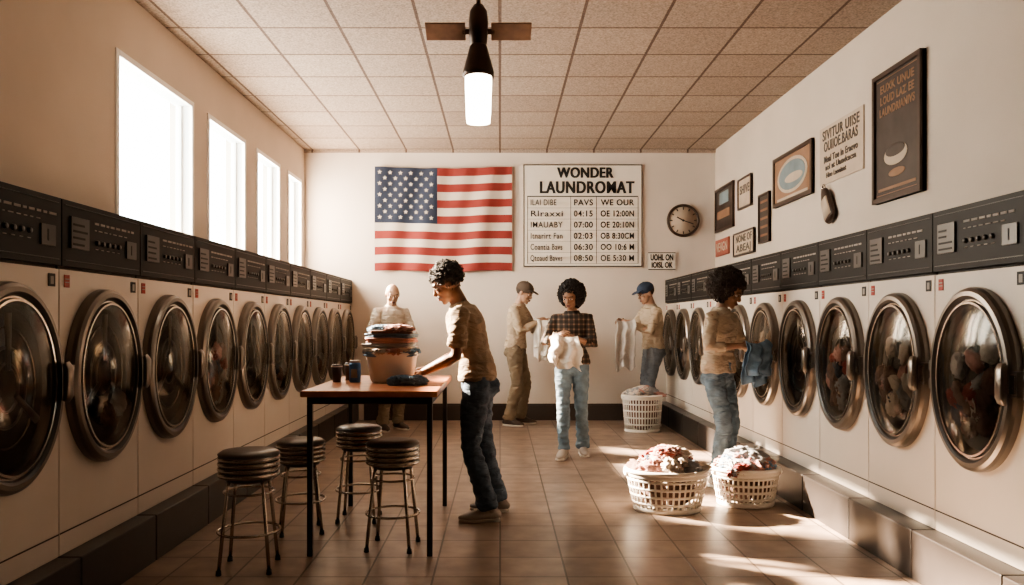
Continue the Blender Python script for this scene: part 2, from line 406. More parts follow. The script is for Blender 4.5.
for r in range(9):
    for c in range(6 if r%2==0 else 5):
        u=(.45/12)*(1+2*c+(r%2)); v=(7/13/10)*(r+1); cx,cy,cz=fpos(u,v,.008); pts=[(cx,cy,cz)]
        for q in range(10):
            a=math.pi/2+q*math.pi/5; rr=.032 if q%2==0 else .013
            pts.append((cx+rr*math.cos(a),cy,cz+rr*math.sin(a)))
        mb.add(pts,[(0,1+q,1+(q+1)%10) for q in range(10)],'flagw',False)
mb.obj('american_flag')

# ------------------------------------------------------------ price board
R90=(math.radians(90),0,0); YW=YB-.004
e=empty('laundromat_price_board',(1.095,YW,2.7)); mb=MB()
mb.bx(.31,1.88,YW-.03,YW,2.03,3.38,'paper')
for a in ((.31,1.88,3.368,3.38),(.31,1.88,2.03,2.042),(.31,.322,2.03,3.38),(1.868,1.88,2.03,3.38),(.36,1.82,2.955,2.965),(.93,.937,2.07,2.955),(1.27,1.277,2.07,2.955),(1.82,1.827,2.07,2.96),(.36,.367,2.07,2.96)):
    mb.bx(a[0],a[1],YW-.033,YW-.03,a[2],a[3],'black')
for r in range(7): mb.bx(.367,1.82,YW-.032,YW-.03,2.07+r*.147,2.073+r*.147,'disp')
mb.obj('board_panel',e)
yb=YW-.034
for dx in (0,.012):
    text('WONDER',(1.12+dx,yb-dx*.1,3.265),R90,.19,'black',e,.74,off=.004,space=1.1)
    text('LAUNDROMAT',(1.14+dx,yb-dx*.1,3.07),R90,.22,'black',e,1.24,off=.004,space=1.12)
names=['ILAI DIBE','Rlraxxi','IMAUABY','Itnarirt Fan','Coantia Bavs','Qtoaud Bavxs','Ainasta Bavs']
p1=['PAVS','04:15','07:00','02:03','06:30','08:50','03:0']; p2=['WE OUR','OE 12:00N','OE 20:10N','OB 8:30CM','OO 10:6 M','OE 5:30 M','OB-3:13 M']
for r in range(6):
    z=2.875-r*.147
    text(names[r],(.40,yb,z),R90,.11,'black',e,.42 if r else .34,align='LEFT',off=.001,space=1.1)
    text(p1[r],(1.10,yb,z),R90,.11,'black',e,.25,off=.002,space=1.1)
    text(p2[r],(1.55,yb,z),R90,.11,'black',e,.44,off=.002,space=1.1)
e=empty('small_wall_sign',(2.14,YW,2.1)); mb=MB(); mb.bx(1.96,2.32,YW-.02,YW,1.99,2.22,'paper')
for a in ((1.96,2.32,2.21,2.22),(1.96,2.32,1.99,2.0)): mb.bx(a[0],a[1],YW-.023,YW-.02,a[2],a[3],'black')
mb.obj('sign_panel',e); text('UOHL ON',(2.14,YW-.024,2.15),R90,.11,'black',e,.30,off=.004); text('IOISL OK',(2.14,YW-.024,2.05),R90,.1,'black',e,.28,off=.003)
# clock
mb=MB(); cc=V((2.42,YW,2.64))
mb.cyl(cc,cc+V((0,-.03,0)),.205,.205,'frame',n=48); mb.torus(cc+V((0,-.03,0)),.2,.2,.018,'frame',ax=(1,0,0),ay=(0,0,1),n=48)
mb.cyl(cc+V((0,-.03,0)),cc+V((0,-.033,0)),.19,.19,'post2',n=48)
for i in range(12):
    a=i*math.pi/6; d=V((math.sin(a),0,math.cos(a))); R=Matrix.Rotation(a,3,'Y')
    mb.box(cc+d*.16+V((0,-.035,0)),(.012,.003,.035),'black',R)
for a,l,w in ((5.2,.10,.014),(1.9,.15,.010)):
    R=Matrix.Rotation(a,3,'Y'); d=V((math.sin(a),0,math.cos(a))); mb.box(cc+d*l*.45+V((0,-.038,0)),(w,.003,l),'black',R)
mb.cyl(cc+V((0,-.03,0)),cc+V((0,-.042,0)),.014,.014,'black'); mb.obj('wall_clock')

# ------------------------------------------------------------ right wall pictures
RR=(math.radians(90),0,math.radians(-90)); XW=XR-.004
def picture(name,y0,y1,z0,z1,panel,fr='frame',fw=.035,texts=(),tk='post2',draw=None,th=.03):
    e=empty(name,(XW,(y0+y1)/2,(z0+z1)/2)); mb=MB(); x=XW
    mb.bx(x-th*.6,x,y0,y1,z0,z1,panel)
    if fw:
        mb.bx(x-th,x,y0,y1,z0,z0+fw,fr);mb.bx(x-th,x,y0,y1,z1-fw,z1,fr);mb.bx(x-th,x,y0,y0+fw,z0+fw,z1-fw,fr);mb.bx(x-th,x,y1-fw,y1,z0+fw,z1-fw,fr)
    if draw: draw(mb,x-th*.6)
    mb.obj('panel',e)
    for b,fy,fz,s,wd in texts:
        text(b,(x-th*.6-.002,y1-(y1-y0)*fy,z1-(z1-z0)*fz),RR,s,tk,e,wd,off=.002,space=1.1)
    return e
def dr1(mb,x):
    mb.bx(x-.003,x,5.39,5.98,2.23,2.235,'post5');mb.bx(x-.003,x,5.39,5.98,3.075,3.08,'post5')
    mb.bx(x-.004,x,5.42,5.95,2.26,2.28,'post5'); mb.ell((x-.002,5.7,2.50),(.004,.17,.075),'post2'); mb.ell((x-.005,5.7,2.53),(.004,.14,.045),'post1'); mb.ell((x-.003,5.68,2.37),(.004,.12,.03),'post5')
picture('framed_laundry_poster',5.34,6.03,2.18,3.13,'post1',tk='post5',texts=[('EUXK UNUE',.5,.13,.08,.48),('LOUD LAZ EE',.5,.22,.08,.48),('LAUNDRIANIVS',.5,.31,.08,.5)],draw=dr1,th=.045)
picture('paper_wall_poster',6.25,7.10,2.50,3.0,'post2',fw=0,th=.012,tk='trim',texts=[('SIVITUR UIISE',.5,.16,.12,.72),('OUIIOE.BARAS',.5,.36,.12,.66),('Meal Toe In Eraovo',.5,.58,.08,.66),('aol at Uamdcacsa',.5,.72,.07,.6),('Hiso Laoninat',.4,.86,.06,.4)])
def dr2(mb,x):
    mb.ell((x-.002,7.75,2.73),(.004,.40,.17),'post2'); mb.ell((x-.004,7.75,2.73),(.004,.35,.14),'post3'); mb.ell((x-.006,7.7,2.70),(.004,.24,.05),'post2'); mb.bx(x-.004,x,7.35,8.15,2.50,2.54,'post2')
picture('framed_oval_picture',7.24,8.27,2.47,2.97,'post5',draw=dr2,fw=.04)
def dr3(mb,x):
    for i in range(5): mb.bx(x-.003,x,8.45,8.68,2.22+i*.09,2.245+i*.09,'post5')
picture('narrow_brown_sign',8.40,8.74,2.15,2.68,'trim',fw=.02,draw=dr3)
picture('framed_photo',9.0,9.5,2.62,2.98,'post2',fw=.02,texts=[('SHIVE',.5,.4,.14,.35)],tk='trim')
def dr4(mb,x):
    mb.bx(x-.003,x,9.85,10.4,2.62,2.72,'post5'); mb.bx(x-.003,x,9.9,10.3,2.8,2.95,'post3')
picture('framed_photo',9.70,10.5,2.46,3.02,'post1',fw=.03,draw=dr4)
picture('small_price_sign',8.9,9.68,2.08,2.36,'post2',fw=.02,tk='trim',texts=[('NONE OF',.5,.3,.12,.6),('ABEAJ',.5,.7,.12,.55)])
picture('small_red_sign',9.9,10.5,2.15,2.36,'post4',fw=0,texts=[('VEVGN',.5,.5,.16,.5)])
mb=MB(); c=V((XR-.04,6.86,2.30)); R=Matrix.Rotation(math.radians(-28),3,'X')
def rp(y,z): return c+R@V((0,y,z))
mb.loft([rp(0,-.15),rp(0,-.12),rp(0,.05),rp(0,.14),rp(0,.17)],[(.06,.02),(.085,.028),(.08,.028),(.05,.025),(.03,.02)],'frame',side=R@V((0,1,0)),pw=3)
mb.loft([rp(0,-.12)-V((.022,0,0)),rp(0,.06)-V((.022,0,0))],[(.068,.014),(.06,.014)],'post2',side=R@V((0,1,0)),pw=4)
mb.torus(rp(0,.18),.03,.03,.008,'ringc',ax=(0,1,0),ay=(0,0,1),n=20); mb.obj('hanging_dispenser')

# ------------------------------------------------------------ lamp + fan
lx,ly=-.135,5.0
e=empty('ceiling_fan_lamp',(lx,ly,3.58)); mb=MB()
mb.cyl((lx,ly,3.575),(lx,ly,3.52),.07,.05,'bronze',n=24); mb.cyl((lx,ly,3.52),(lx,ly,3.2),.014,.014,'bronze')
mb.loft([(lx,ly,3.28),(lx,ly,3.24),(lx,ly,3.17),(lx,ly,3.04),(lx,ly,3.02)],[.03,.055,.062,.055,.035],'bronze',n=24)
mb.loft([(lx,ly,3.04),(lx,ly,3.02),(lx,ly,2.93),(lx,ly,2.86),(lx,ly,2.83)],[.04,.055,.080,.098,.098],'bronze',n=28)
mb.obj('motor_and_shade',e)
mb=MB()
for s in (-1,1):
    R=Matrix.Rotation(math.radians(-26),3,'X')
    mb.box((lx+s*.07,ly,3.115),(.07,.04,.012),'bronze',R)
    mb.box((lx+s*.205,ly,3.115),(.25,.14,.012),'blade',R)
mb.obj('blades',e,bevel=.004)
mb=MB(); mb.loft([(lx,ly,2.85),(lx,ly,2.78),(lx,ly,2.60),(lx,ly,2.545)],[.084,.084,.078,.074],'bulb',n=28); mb.obj('lit_glass_cylinder',e)

# ------------------------------------------------------------ table
e=empty('high_table',(-.72,5.05,0)); mb=MB()
tx0,tx1,ty0,ty1,tz=-1.10,-.345,4.40,5.70,.92
mb.bx(tx0,tx1,ty0,ty1,tz-.035,tz,'wood'); mb.obj('table_top',e,bevel=.006)
mb=MB(); 
mb.bx(tx0+.03,tx1-.03,ty0+.03,ty0+.05,tz-.075,tz-.035,'steel');mb.bx(tx0+.03,tx1-.03,ty1-.05,ty1-.03,tz-.075,tz-.035,'steel')
mb.bx(tx0+.03,tx0+.05,ty0+.05,ty1-.05,tz-.075,tz-.035,'steel');mb.bx(tx1-.05,tx1-.03,ty0+.05,ty1-.05,tz-.075,tz-.035,'steel')
for x in (tx0+.045,tx1-.045):
    for y in (ty0+.045,ty1-.045): mb.bx(x-.015,x+.015,y-.015,y+.015,0,tz-.075,'steel')
mb.obj('table_frame',e,bevel=.003)

# ------------------------------------------------------------ stools
def stool(x,y,h=.62,rs=.155,rot=0):
    mb=MB(); 
    for i in range(4):
        z=h-.125+i*.028
        mb.torus((x,y,z),rs-.012,rs-.012,.014,'chrome',n=36,m=8)
        mb.cyl((x,y,z-.014),(x,y,z+.014),rs-.012,rs-.012,'vinyl',n=36)
    mb.loft([(x,y,h-.03),(x,y,h-.018),(x,y,h-.004),(x,y,h)],[rs-.004,rs,rs-.02,rs*.5],'vinyl',n=36)
    mb.cyl((x,y,h-.16),(x,y,h-.135),rs*.75,rs*.8,'steel',n=24)
    for i in range(4):
        a=rot+math.pi/4+i*math.pi/2; d=V((math.cos(a),math.sin(a),0)); c=V((x,y,0))
        top=c+d*(rs*.72)+V((0,0,h-.145)); bot=c+d*(rs*1.12)+V((0,0,.012)); bend=c+d*(rs*.80)+V((0,0,h-.19))
        mb.loft([top,bend,(bend+bot)/2,bot],[.0095]*4,'chrome',n=10)
        mb.cyl(bot+V((0,0,-.012)),bot+V((0,0,.012)),.015,.013,'black',n=12)
    mb.torus((x,y,.20),rs*.99,rs*.99,.007,'chrome',n=36,m=8)
    mb.torus((x,y,h-.22),rs*.80,rs*.80,.006,'chrome',n=36,m=8)
    return mb.obj('bar_stool')
stool(-1.33,4.24,.625,.16,.1); stool(-.62,4.63,.62,.155,-.1); stool(-1.24,4.98,.575,.15,.3); stool(-.93,5.28,.62,.15,.0)

# ------------------------------------------------------------ table things
def folded(mb,c,lx_,ly_,h,k,rot=0,seed=0):
    R=Matrix.Rotation(rot,3,'Z'); c=V(c)
    for i in range(2):
        z=h*(i+.5)/2; ys=[-1,-.95,-.7,-.4,-.1,.2,.5,.75,.95,1]; n=len(ys)
        pts=[c+R@V((0,y*ly_/2,z+noise.noise(V((y*2.2,seed*3.3,i)))*.012)) for y in ys]
        r=h/4*1.25; w=[lx_/2+noise.noise(V((seed*2.7,j*.8,i*4)))*.03 for j in range(n)]
        mb.loft(pts,[(w[0]*.94,r*.5)]+[(w[j],r*(1+.4*noise.noise(V((j*.9,seed,i))))) for j in range(1,n-1)]+[(w[-1]*.94,r*.5)],k,side=R@V((1,.0,.10*noise.noise(V((seed*1.3,i,2))))),pw=3,n=28)
e=empty('laundry_tub_with_folded_clothes',(-.68,5.0,tz)); mb=MB(); c=V((-.68,5.04,tz))
mb.loft([c+V((0,0,.002)),c+V((0,0,.02)),c+V((0,0,.16)),c+V((0,0,.175)),c+V((0,0,.19))],[(.122,.105),(.134,.115),(.156,.135),(.168,.145),(.168,.145)],'tubp',n=36,pw=2.6)
mb.torus(c+V((0,0,.19)),.160,.138,.010,'tubp')
mb.obj('tub',e)
mb=MB(); z=.165
for i,(k,h) in enumerate([('clblue',.03),('clcream',.03),('clgrey',.028),('clpink',.032),('clblue',.03),('clbrown',.026)]):
    folded(mb,c+V((random.uniform(-.015,.015),random.uniform(-.01,.01),z)),.30-.008*i,.24-.006*i,h,k,random.uniform(-.2,.2),i); z+=h*.95
crumple(mb,c+V((.03,-.02,z+.003)),(.10,.08,.025),'clpink',seed=21,amp=.5,f=3.5,nu=60,nv=36); crumple(mb,c+V((-.06,.0,z+.002)),(.08,.08,.025),'clblue',seed=22,amp=.5,f=3.5,nu=60,nv=36)
for i in range(9):
    a=i*.7; crumple(mb,c+V((.12*math.cos(a),.11*math.sin(a),.195)),(.055,.05,.022),['clblue','clgrey','clcream','clpink'][i%4],seed=60+i,amp=.6,f=3,nu=30,nv=18)
mb.obj('folded_clothes',e)
mb=MB(); c=V((-.915,5.05,tz))
mb.loft([c+V((0,0,.001)),c+V((0,0,.01)),c+V((0,0,.11)),c+V((0,0,.125))],[.034,.037,.037,.033],'blueplastic',n=24); mb.cyl(c+V((0,0,.125)),c+V((0,0,.138)),.034,.034,'paper',n=24)
mb.bx(c.x-.02,c.x+.02,c.y-.039,c.y-.036,tz+.03,tz+.085,'clgrey'); mb.obj('detergent_can')
for dx,dy in ((-1.03,5.05),(-.985,5.24)):
    mb=MB(); c=V((dx,dy,tz)); mb.loft([c+V((0,0,.001)),c+V((0,0,.10))],[.026,.034],'coffee',n=24); mb.torus(c+V((0,0,.1)),.034,.034,.004,'paper',n=24,m=6); mb.cyl(c+V((0,0,.1)),c+V((0,0,.112)),.034,.03,'trim',n=24); mb.obj('paper_cup')
mb=MB(); 
for i,(x,y,rx,ry) in enumerate(((-.58,4.83,.075,.05),(-.51,4.85,.06,.05),(-.55,4.79,.07,.04),(-.62,4.79,.045,.04))): crumple(mb,(x,y,tz+.022),(rx,ry,.028),'clblue',seed=3+i,amp=.8,f=3.2,nu=60,nv=36)
o=mb.obj('crumpled_blue_cloth')
for v in o.data.vertices: v.co.z=max(v.co.z,tz+.001)

# ------------------------------------------------------------ laundry baskets
def basket(x,y,rt,rb,h,cols,pile,asp=.85,seed=0,n=40,name='laundry_basket'):
    e=empty(name,(x,y,0)); mb=MB(); c=V((x,y,0))
    def rr(z): q=z/h; return rb+(rt-rb)*(q**.8)
    def ring(z,r_,rz,k='plastic'): mb.torus(c+V((0,0,z)),rr(z),rr(z)*asp,r_,k,n=56,m=8,rz=rz)
    ring(h-.012,.016,.016); ring(h-.035,.008,.02); ring(.02,.007,.02)
    rows=[h*.22,h*.40,h*.58,h*.76]
    for z in rows: ring(z,.005,.009)
    mb.loft([c+V((0,0,.002)),c+V((0,0,.014))],[(rb,rb*asp),(rb,rb*asp)],'plastic',n=48)
    for i in range(n):
        a=2*math.pi*i/n; pts=[];
        for z in (.01,h*.35,h*.7,h-.02): pts.append(c+V((math.cos(a)*rr(z),math.sin(a)*rr(z)*asp,z)))
        mb.loft(pts,[(.0075,.004)]*4,'plastic',side=(-math.sin(a),math.cos(a),0),n=6)
    for s in (-1,1):
        mb.torus(c+V((s*(rt+.004),0,h-.03)),.05,.018,.007,'plastic',ax=(0,1,0),ay=(0,0,1),n=24)
    mb.obj('basket_frame',e)
    rnd=random.Random(seed); mb=MB()
    crumple(mb,c+V((0,0,h*.5)),(rb*.88,rb*asp*.88,h*.46),'clbrown',seed=seed,amp=.1)
    for i in range(pile):
        a=rnd.uniform(0,6.28); q=rnd.uniform(0,.66)*rt; R=Matrix.Rotation(rnd.uniform(0,3),3,'Z')@Matrix.Rotation(rnd.uniform(-.6,.6),3,'X')
        zz=h*.95+ (rt*.66-q)*.70*rnd.uniform(.5,1)
        crumple(mb,c+V((math.cos(a)*q,math.sin(a)*q*asp,zz)),(rnd.uniform(.08,.13),rnd.uniform(.05,.08),rnd.uniform(.035,.06)),cols[i%len(cols)],seed=i+seed,R=R,amp=.7,f=2.1,nu=44,nv=26)
    mb.obj('clothes',e)
basket(1.16,5.56,.285,.22,.29,['clcream','clpink','clgrey','clred','clbrown','clcream','clnavy'],26,seed=2)
basket(1.755,5.72,.235,.19,.27,['clgrey','clpink','clblue','clpink','clcream','clred','clgrey'],18,seed=5)
basket(1.69,9.5,.235,.20,.44,['clgrey','clcream','clpink','clgrey'],16,seed=8)

# ------------------------------------------------------------ people
def sub2(a,t,l1,l2,pole):
    d=t-a; L=min(d.length,(l1+l2)*.995); u=d.normalized(); t=a+u*L
    x=(l1*l1-l2*l2+L*L)/(2*L); h=math.sqrt(max(l1*l1-x*x,0))
    p=pole-u*pole.dot(u)
    if p.length<1e-4: p=V((0,0,-1))-u*u.z*-1
    p.normalize(); return a+u*x+p*h, t
def hand(mb,w,d,n,t,k,s=1,curl=.5):
    d=d.normalized(); n=(n-d*n.dot(d)).normalized(); t=t-d*t.dot(d)-n*t.dot(n); t.normalize()
    mb.loft([w-d*.03*s,w,w+d*.03*s,w+d*.07*s,w+d*.09*s],[(.023*s,.019*s),(.026*s,.018*s),(.036*s,.016*s),(.040*s,.014*s),(.036*s,.010*s)],k,side=t,n=14,rnd=(False,True),pw=2.4)
    for i,(L,o) in enumerate(((.074,.030),(.084,.010),(.078,-.010),(.060,-.029))):
        p=w+d*(.085 if i<3 else .078)*s+t*o*s; a=curl*(.5+.1*i); r=.0088*s; pts=[p-d*.015*s,p]; rad=[r*1.1,r*1.1]; ang=0
        dd=(d+t*o*2.2).normalized()
        for seg in (.45,.32,.23):
            ang+=a; p=p+(dd*math.cos(ang)+n*math.sin(ang))*L*seg*s; r*=.9; pts.append(p); rad.append(r)
        mb.loft(pts,rad,k,side=t,n=8,rnd=(False,True))
    p=w+d*.02*s+t*.022*s; pts=[p]; rad=[.013*s]
    for dr,L in ((d*.45+t*.75+n*.25,.035),(d*.75+t*.4+n*.45,.03),(d*.85+t*.05+n*.5,.024)):
        p=p+dr.normalized()*L*s; pts.append(p); rad.append(rad[-1]*.87)
    mb.loft(pts,rad,k,side=n,n=8,rnd=(True,True))
def person(name,loc,yaw,H,fem=False,tilt=0,wl=(.1,.3,1.1),wr=(-.1,.3,1.1),al=(.1,0),ar=(-.1,0),hyaw=0,hpitch=10,
           skin='skin',shirt='tan',pants='denim',shoe='shoe',hair='hair',style='afro_short',sleeve='short',cap=None,
           polel=(.6,-.6,-.6),poler=(-.6,-.6,-.6),hl=None,hr=None,curl=.6,pelv=(0,0),wide=1.0):
    s=H/1.75; a=math.radians(yaw); F=V((math.cos(a),math.sin(a),0)); L=V((-math.sin(a),math.cos(a),0)); U=V((0,0,1)); O=V((loc[0],loc[1],0))
    def Wp(p): return O+L*p[0]+F*p[1]+U*p[2]
    def D(p): return L*p[0]+F*p[1]+U*p[2]
    e=empty(name,O)
    th=math.radians(tilt); zp=.952*s
    P0=V((pelv[0],pelv[1],zp))
    def spine(h):
        h*=s*.97
        if h<=0: return P0+V((0,0,h))
        p=P0.copy(); st=h/10
        for i in range(10):
            aa=th*min(1,(i+.5)*st/.18); p=p+V((0,math.sin(aa),math.cos(aa)))*st
        return p
    wk=.88 if fem else 1.0
    tor=[(-.09,.150,.105),(-.02,.158*(1.03 if fem else 1),.108),(.06,.150,.102),(.15,.128*(.93 if fem else 1.03),.090),(.26,.142*wk,.102),(.36,.158*wk,.108),(.44,.160*wk,.096),(.49,.135*wk,.080),(.53,.07,.06)]
    def torso(mb,k,grow,h0,h1):
        pts=[];rad=[]
        for i,(h,rx,ry) in enumerate(tor):
            if h0<=h<=h1:
                pts.append(Wp(spine(h))); rad.append((rx*s*wide+grow,ry*s*wide+grow))
        mb.loft(pts,rad,k,side=L,n=28,pw=2.3)
    shw=(.160 if fem else .182)*s*wide
    SH={}; EL={}; WRs={}
    for sd,w_,pl in ((1,wl,polel),(-1,wr,poler)):
        S=spine(.455)+V((sd*shw,0,0)); E,Wt=sub2(S,V(w_),.285*s,.255*s,V(pl)); SH[sd],EL[sd],WRs[sd]=Wp(S),Wp(E),Wp(Wt)
    HP={};KN={};AN={}
    for sd,an in ((1,al),(-1,ar)):
        Hh=P0+V((sd*.085*s,0,-.03*s)); z=an[2] if len(an)>2 else .085*s
        K,A=sub2(Hh,V((an[0],an[1],z)),.43*s,.425*s,V((0,1,0))); HP[sd],KN[sd],AN[sd]=Wp(Hh),Wp(K),Wp(A)
    # ---- body skin
    body=MB(); mb=MB(); torso(mb,skin,-.014,-.1,.6)
    neck=spine(.53); nd=V((0,math.sin(th*.8+.15),math.cos(th*.8+.15)))
    for sd in (1,-1):
        S,E,Wt=SH[sd],EL[sd],WRs[sd]
        inn=Wp(spine(.45)+V((sd*.08*s,0,0)))
        mb.loft([inn,S,S.lerp(E,.35),S.lerp(E,.75),E,E.lerp(Wt,.25),E.lerp(Wt,.7),Wt],[.05*s,.052*s,.048*s*wk,.042*s*wk,.037*s*wk,.041*s*wk,.031*s*wk,.025*s],skin,side=F,n=14,rnd=(True,True))
        Hh,K,A=HP[sd],KN[sd],AN[sd]
        mb.loft([Hh,Hh.lerp(K,.5),K,K.lerp(A,.3),K.lerp(A,.8),A],[.076*s,.062*s,.048*s,.046*s,.036*s,.034*s],skin,side=L,n=14,rnd=(True,True))
    body.merge_mesh(remesh(mb,.011,2),skin)
    # ---- head
    hyw,hp=math.radians(hyaw),math.radians(hpitch)
    fl_=V((math.sin(hyw)*math.cos(hp)*1.0,math.cos(hyw)*math.cos(hp),-math.sin(hp)))
    fwd=D(fl_).normalized(); lat=(U.cross(fwd)).normalized(); up=fwd.cross(lat).normalized()
    k_=1.04*s; nb=Wp(neck+nd*.040*s); HC=nb+up*.110*k_+fwd*.016*k_
    RH=Matrix((lat,fwd,up)).transposed()
    def hp_(x,y,z): return HC+lat*x*k_+fwd*y*k_+up*z*k_
    mb=MB()
    def he(c,r,k=skin,m=None,nu=20,nv=14,disp=None): (m or mb).ell(hp_(*c),(r[0]*k_,r[1]*k_,r[2]*k_),k,R=RH,nu=nu,nv=nv,disp=disp)
    jw=.9 if fem else 1
    he((0,-.008,.022),(.075,.094,.092)); he((0,.022,-.022),(.064*jw,.064,.075)); he((0,.030,-.062),(.050*jw,.052,.050)); he((0,.066,-.098),(.022,.018,.018))
    he((0,.078,.026),(.050,.014,.012)); he((.034,.062,-.025),(.022,.018,.018)); he((-.034,.062,-.025),(.022,.018,.018))
    mb.loft([hp_(0,.082,.012),hp_(0,.092,-.008),hp_(0,.104,-.028),hp_(0,.098,-.036)],[(.007*k_,.008*k_),(.009*k_,.010*k_),(.014*k_,.012*k_),(.014*k_,.008*k_)],skin,side=lat,n=10,rnd=(True,True))
    he((0,.080,-.066),(.026,.014,.016))
    for sd in (1,-1): he((sd*.074,-.008,-.006),(.010,.020,.031)); 
    mb.loft([Wp(spine(.45)),Wp(neck),nb,hp_(0,-.015,-.03)],[.060*s*wk,.060*s*wk,.055*s*wk,.052*s*wk],skin,side=L,n=16)
    body.merge_mesh(remesh(mb,.0055,2),skin)
    # hands
    for sd,hd in ((1,hl),(-1,hr)):
        Wt=WRs[sd]; fd=(WRs[sd]-EL[sd]).normalized()
        if hd: d=D(V(hd[0])).normalized(); n=D(V(hd[1]))
        else: d=(fd+V((0,0,-.15))).normalized(); n=D(V((-sd*.8,0,-.6)))
        n=(n-d*n.dot(d)).normalized(); t=d.cross(n)*(1 if sd==1 else -1)
        if t.dot(U)<0 and not hd: t=-t
        hand(body,Wt,d,n,t,skin,s*(.92 if fem else 1),curl)
    he((.0,.093,-.060),(.023,.007,.0055),'lip',body,12,8); he((.0,.092,-.070),(.020,.008,.006),'lip',body,12,8)
    for sd in (1,-1):
        he((sd*.031,.074,.002),(.0155,.0125,.0085),'eye',body,12,8); he((sd*.031,.0845,.002),(.0065,.004,.0065),'iris',body,10,6)
        body.loft([hp_(sd*.014,.088,.002+.008),hp_(sd*.031,.087,.0115),hp_(sd*.047,.077,.007)],[.0028*k_]*3,skin,side=lat,n=6)
        body.loft([hp_(sd*.012,.0925,.024),hp_(sd*.032,.090,.030),hp_(sd*.052,.074,.024)],[(.0025*k_,.004*k_)]*3,hair,side=up,n=6)
    body.obj('body',e)
    # ---- shirt
    mb=MB(); torso(mb,shirt,.016,-.03,.5)
    mb.loft([Wp(spine(.44)),Wp(spine(.50)),Wp(spine(.535))],[(.125*s*wk,.085*s),(.10*s*wk,.078*s),(.068*s,.064*s)],shirt,side=L,n=24)
    if fem:
        for sd in (1,-1): mb.ell(Wp(spine(.33)+V((sd*.065*s,.06*s,0))),(.058*s,.058*s,.058*s),shirt)
    for sd in (1,-1):
        S,E,Wt=SH[sd],EL[sd],WRs[sd]; inn=Wp(spine(.45)+V((sd*.07*s,0,0)))
        if sleeve=='short': pts=[inn,S,S.lerp(E,.35),S.lerp(E,.78)]; rad=[.062*s,.064*s,.062*s,.064*s]
        elif sleeve=='mid': pts=[inn,S,S.lerp(E,.5),E,E.lerp(Wt,.28),E.lerp(Wt,.50)]; rad=[.062*s,.064*s,.058*s,.054*s,.052*s,.050*s]
        else: pts=[inn,S,S.lerp(E,.5),E,E.lerp(Wt,.4),E.lerp(Wt,.88),E.lerp(Wt,.96)]; rad=[.062*s,.064*s,.056*s,.05*s,.046*s,.036*s,.036*s]
        rad=[r*(wk if i>1 else wk*.97) for i,r in enumerate(rad)]
        mb.loft(pts,rad,shirt,side=F,n=16,rnd=(True,False))
    sm=MB(); sm.merge_mesh(remesh(mb,.009,4,wr=.008,wf=12),shirt); sm.obj('shirt',e)
    # ---- trousers
    mb=MB()
    mb.loft([Wp(spine(-.13)),Wp(spine(-.08)),Wp(spine(-.02)),Wp(spine(.05)),Wp(spine(.10))],[(.12*s,.09*s),(.152*s,.108*s),(.162*s,.112*s),(.152*s,.108*s),(.138*s,.098*s)],pants,side=L,n=28)
    mb.ell(Wp(spine(-.07)+V((0,-.022*s,0))),(.13*s,.115*s,.09*s),pants)
    for sd in (1,-1):
        Hh,K,A=HP[sd],KN[sd],AN[sd]; q=.95 if fem else 1.03
        mb.loft([Hh+V((0,0,.02)),Hh.lerp(K,.25),Hh.lerp(K,.6),K,K.lerp(A,.35),K.lerp(A,.75),A+(K-A).normalized()*.0],[.090*s,.088*s*q,.077*s*q,.067*s*q,.067*s*q,.064*s*q,.068*s*q],pants,side=L,n=18,rnd=(True,False))
    tm=MB(); tm.merge_mesh(remesh(mb,.009,3,wr=.009,wf=10),pants); tm.obj('trousers',e)
    # ---- shoes
    mb=MB()
    for sd in (1,-1):
        A=AN[sd]; zb=A.z-.085*s; c=V((A.x,A.y,zb)); dd=(F+L*sd*.18).normalized(); sl=V((-dd.y,dd.x,0))
        def q(y,z): return c+dd*y*s+V((0,0,z*s))
        mb.loft([q(-.065,.045),q(-.05,.05),q(-.01,.06),q(.05,.055),(q(.10,.042)),q(.15,.034),q(.185,.03)],[(.022*s,.025*s),(.034*s,.04*s),(.038*s,.052*s),(.042*s,.045*s),(.048*s,.034*s),(.044*s,.027*s),(.024*s,.018*s)],shoe,side=sl,n=18,rnd=(True,True))
        mb.loft([q(-.01,.06),q(-.01,.10)],[(.038*s,.046*s),(.040*s,.046*s)],shoe,side=sl,n=16)
        mb.loft([q(-.075,.012),q(-.05,.012),q(0,.012),q(.06,.012),q(.11,.012),q(.16,.013),q(.198,.016)],[(.024*s,.012*s),(.036*s,.012*s),(.038*s,.012*s),(.043*s,.012*s),(.050*s,.012*s),(.046*s,.012*s),(.022*s,.012*s)],'sole',side=sl,n=16,pw=4)
        for i in range(4): mb.loft([q(.035+i*.018,.098-i*.010)-sl*.022*s,q(.035+i*.018,.104-i*.010),q(.035+i*.018,.098-i*.010)+sl*.022*s],[.003]*3,'sole',side=U,n=6)
    o=mb.obj('shoes',e)
    # ---- hair
    mb=MB(); rnd=random.Random(len(name))
    def hd(p): return .13*noise.noise(p*4)+.06*noise.noise(p*10)
    N=0
    if style=='afro_short':
        he((0,-.024,.047),(.091,.103,.097),hair,mb,48,30,hd); N=520; cc_,rr_=(0,-.024,.047),(.094,.106,.100); cr=.008
    elif style=='afro_big':
        he((0,-.054,.035),(.128,.118,.125),hair,mb,48,30,hd); N=1100; cc_,rr_=(0,-.054,.035),(.140,.130,.137); cr=.014
    elif style=='curly':
        he((.008,-.045,.028),(.105,.103,.115),hair,mb,48,30,hd); he((.078,-.02,-.045),(.040,.05,.06),hair,mb); he((-.072,-.02,-.045),(.034,.05,.055),hair,mb); N=950; cc_,rr_=(.006,-.045,.015),(.120,.116,.130); cr=.015
    elif style=='cropped':
        he((0,-.030,.018),(.078,.076,.080),hair,mb,32,20)
    else:
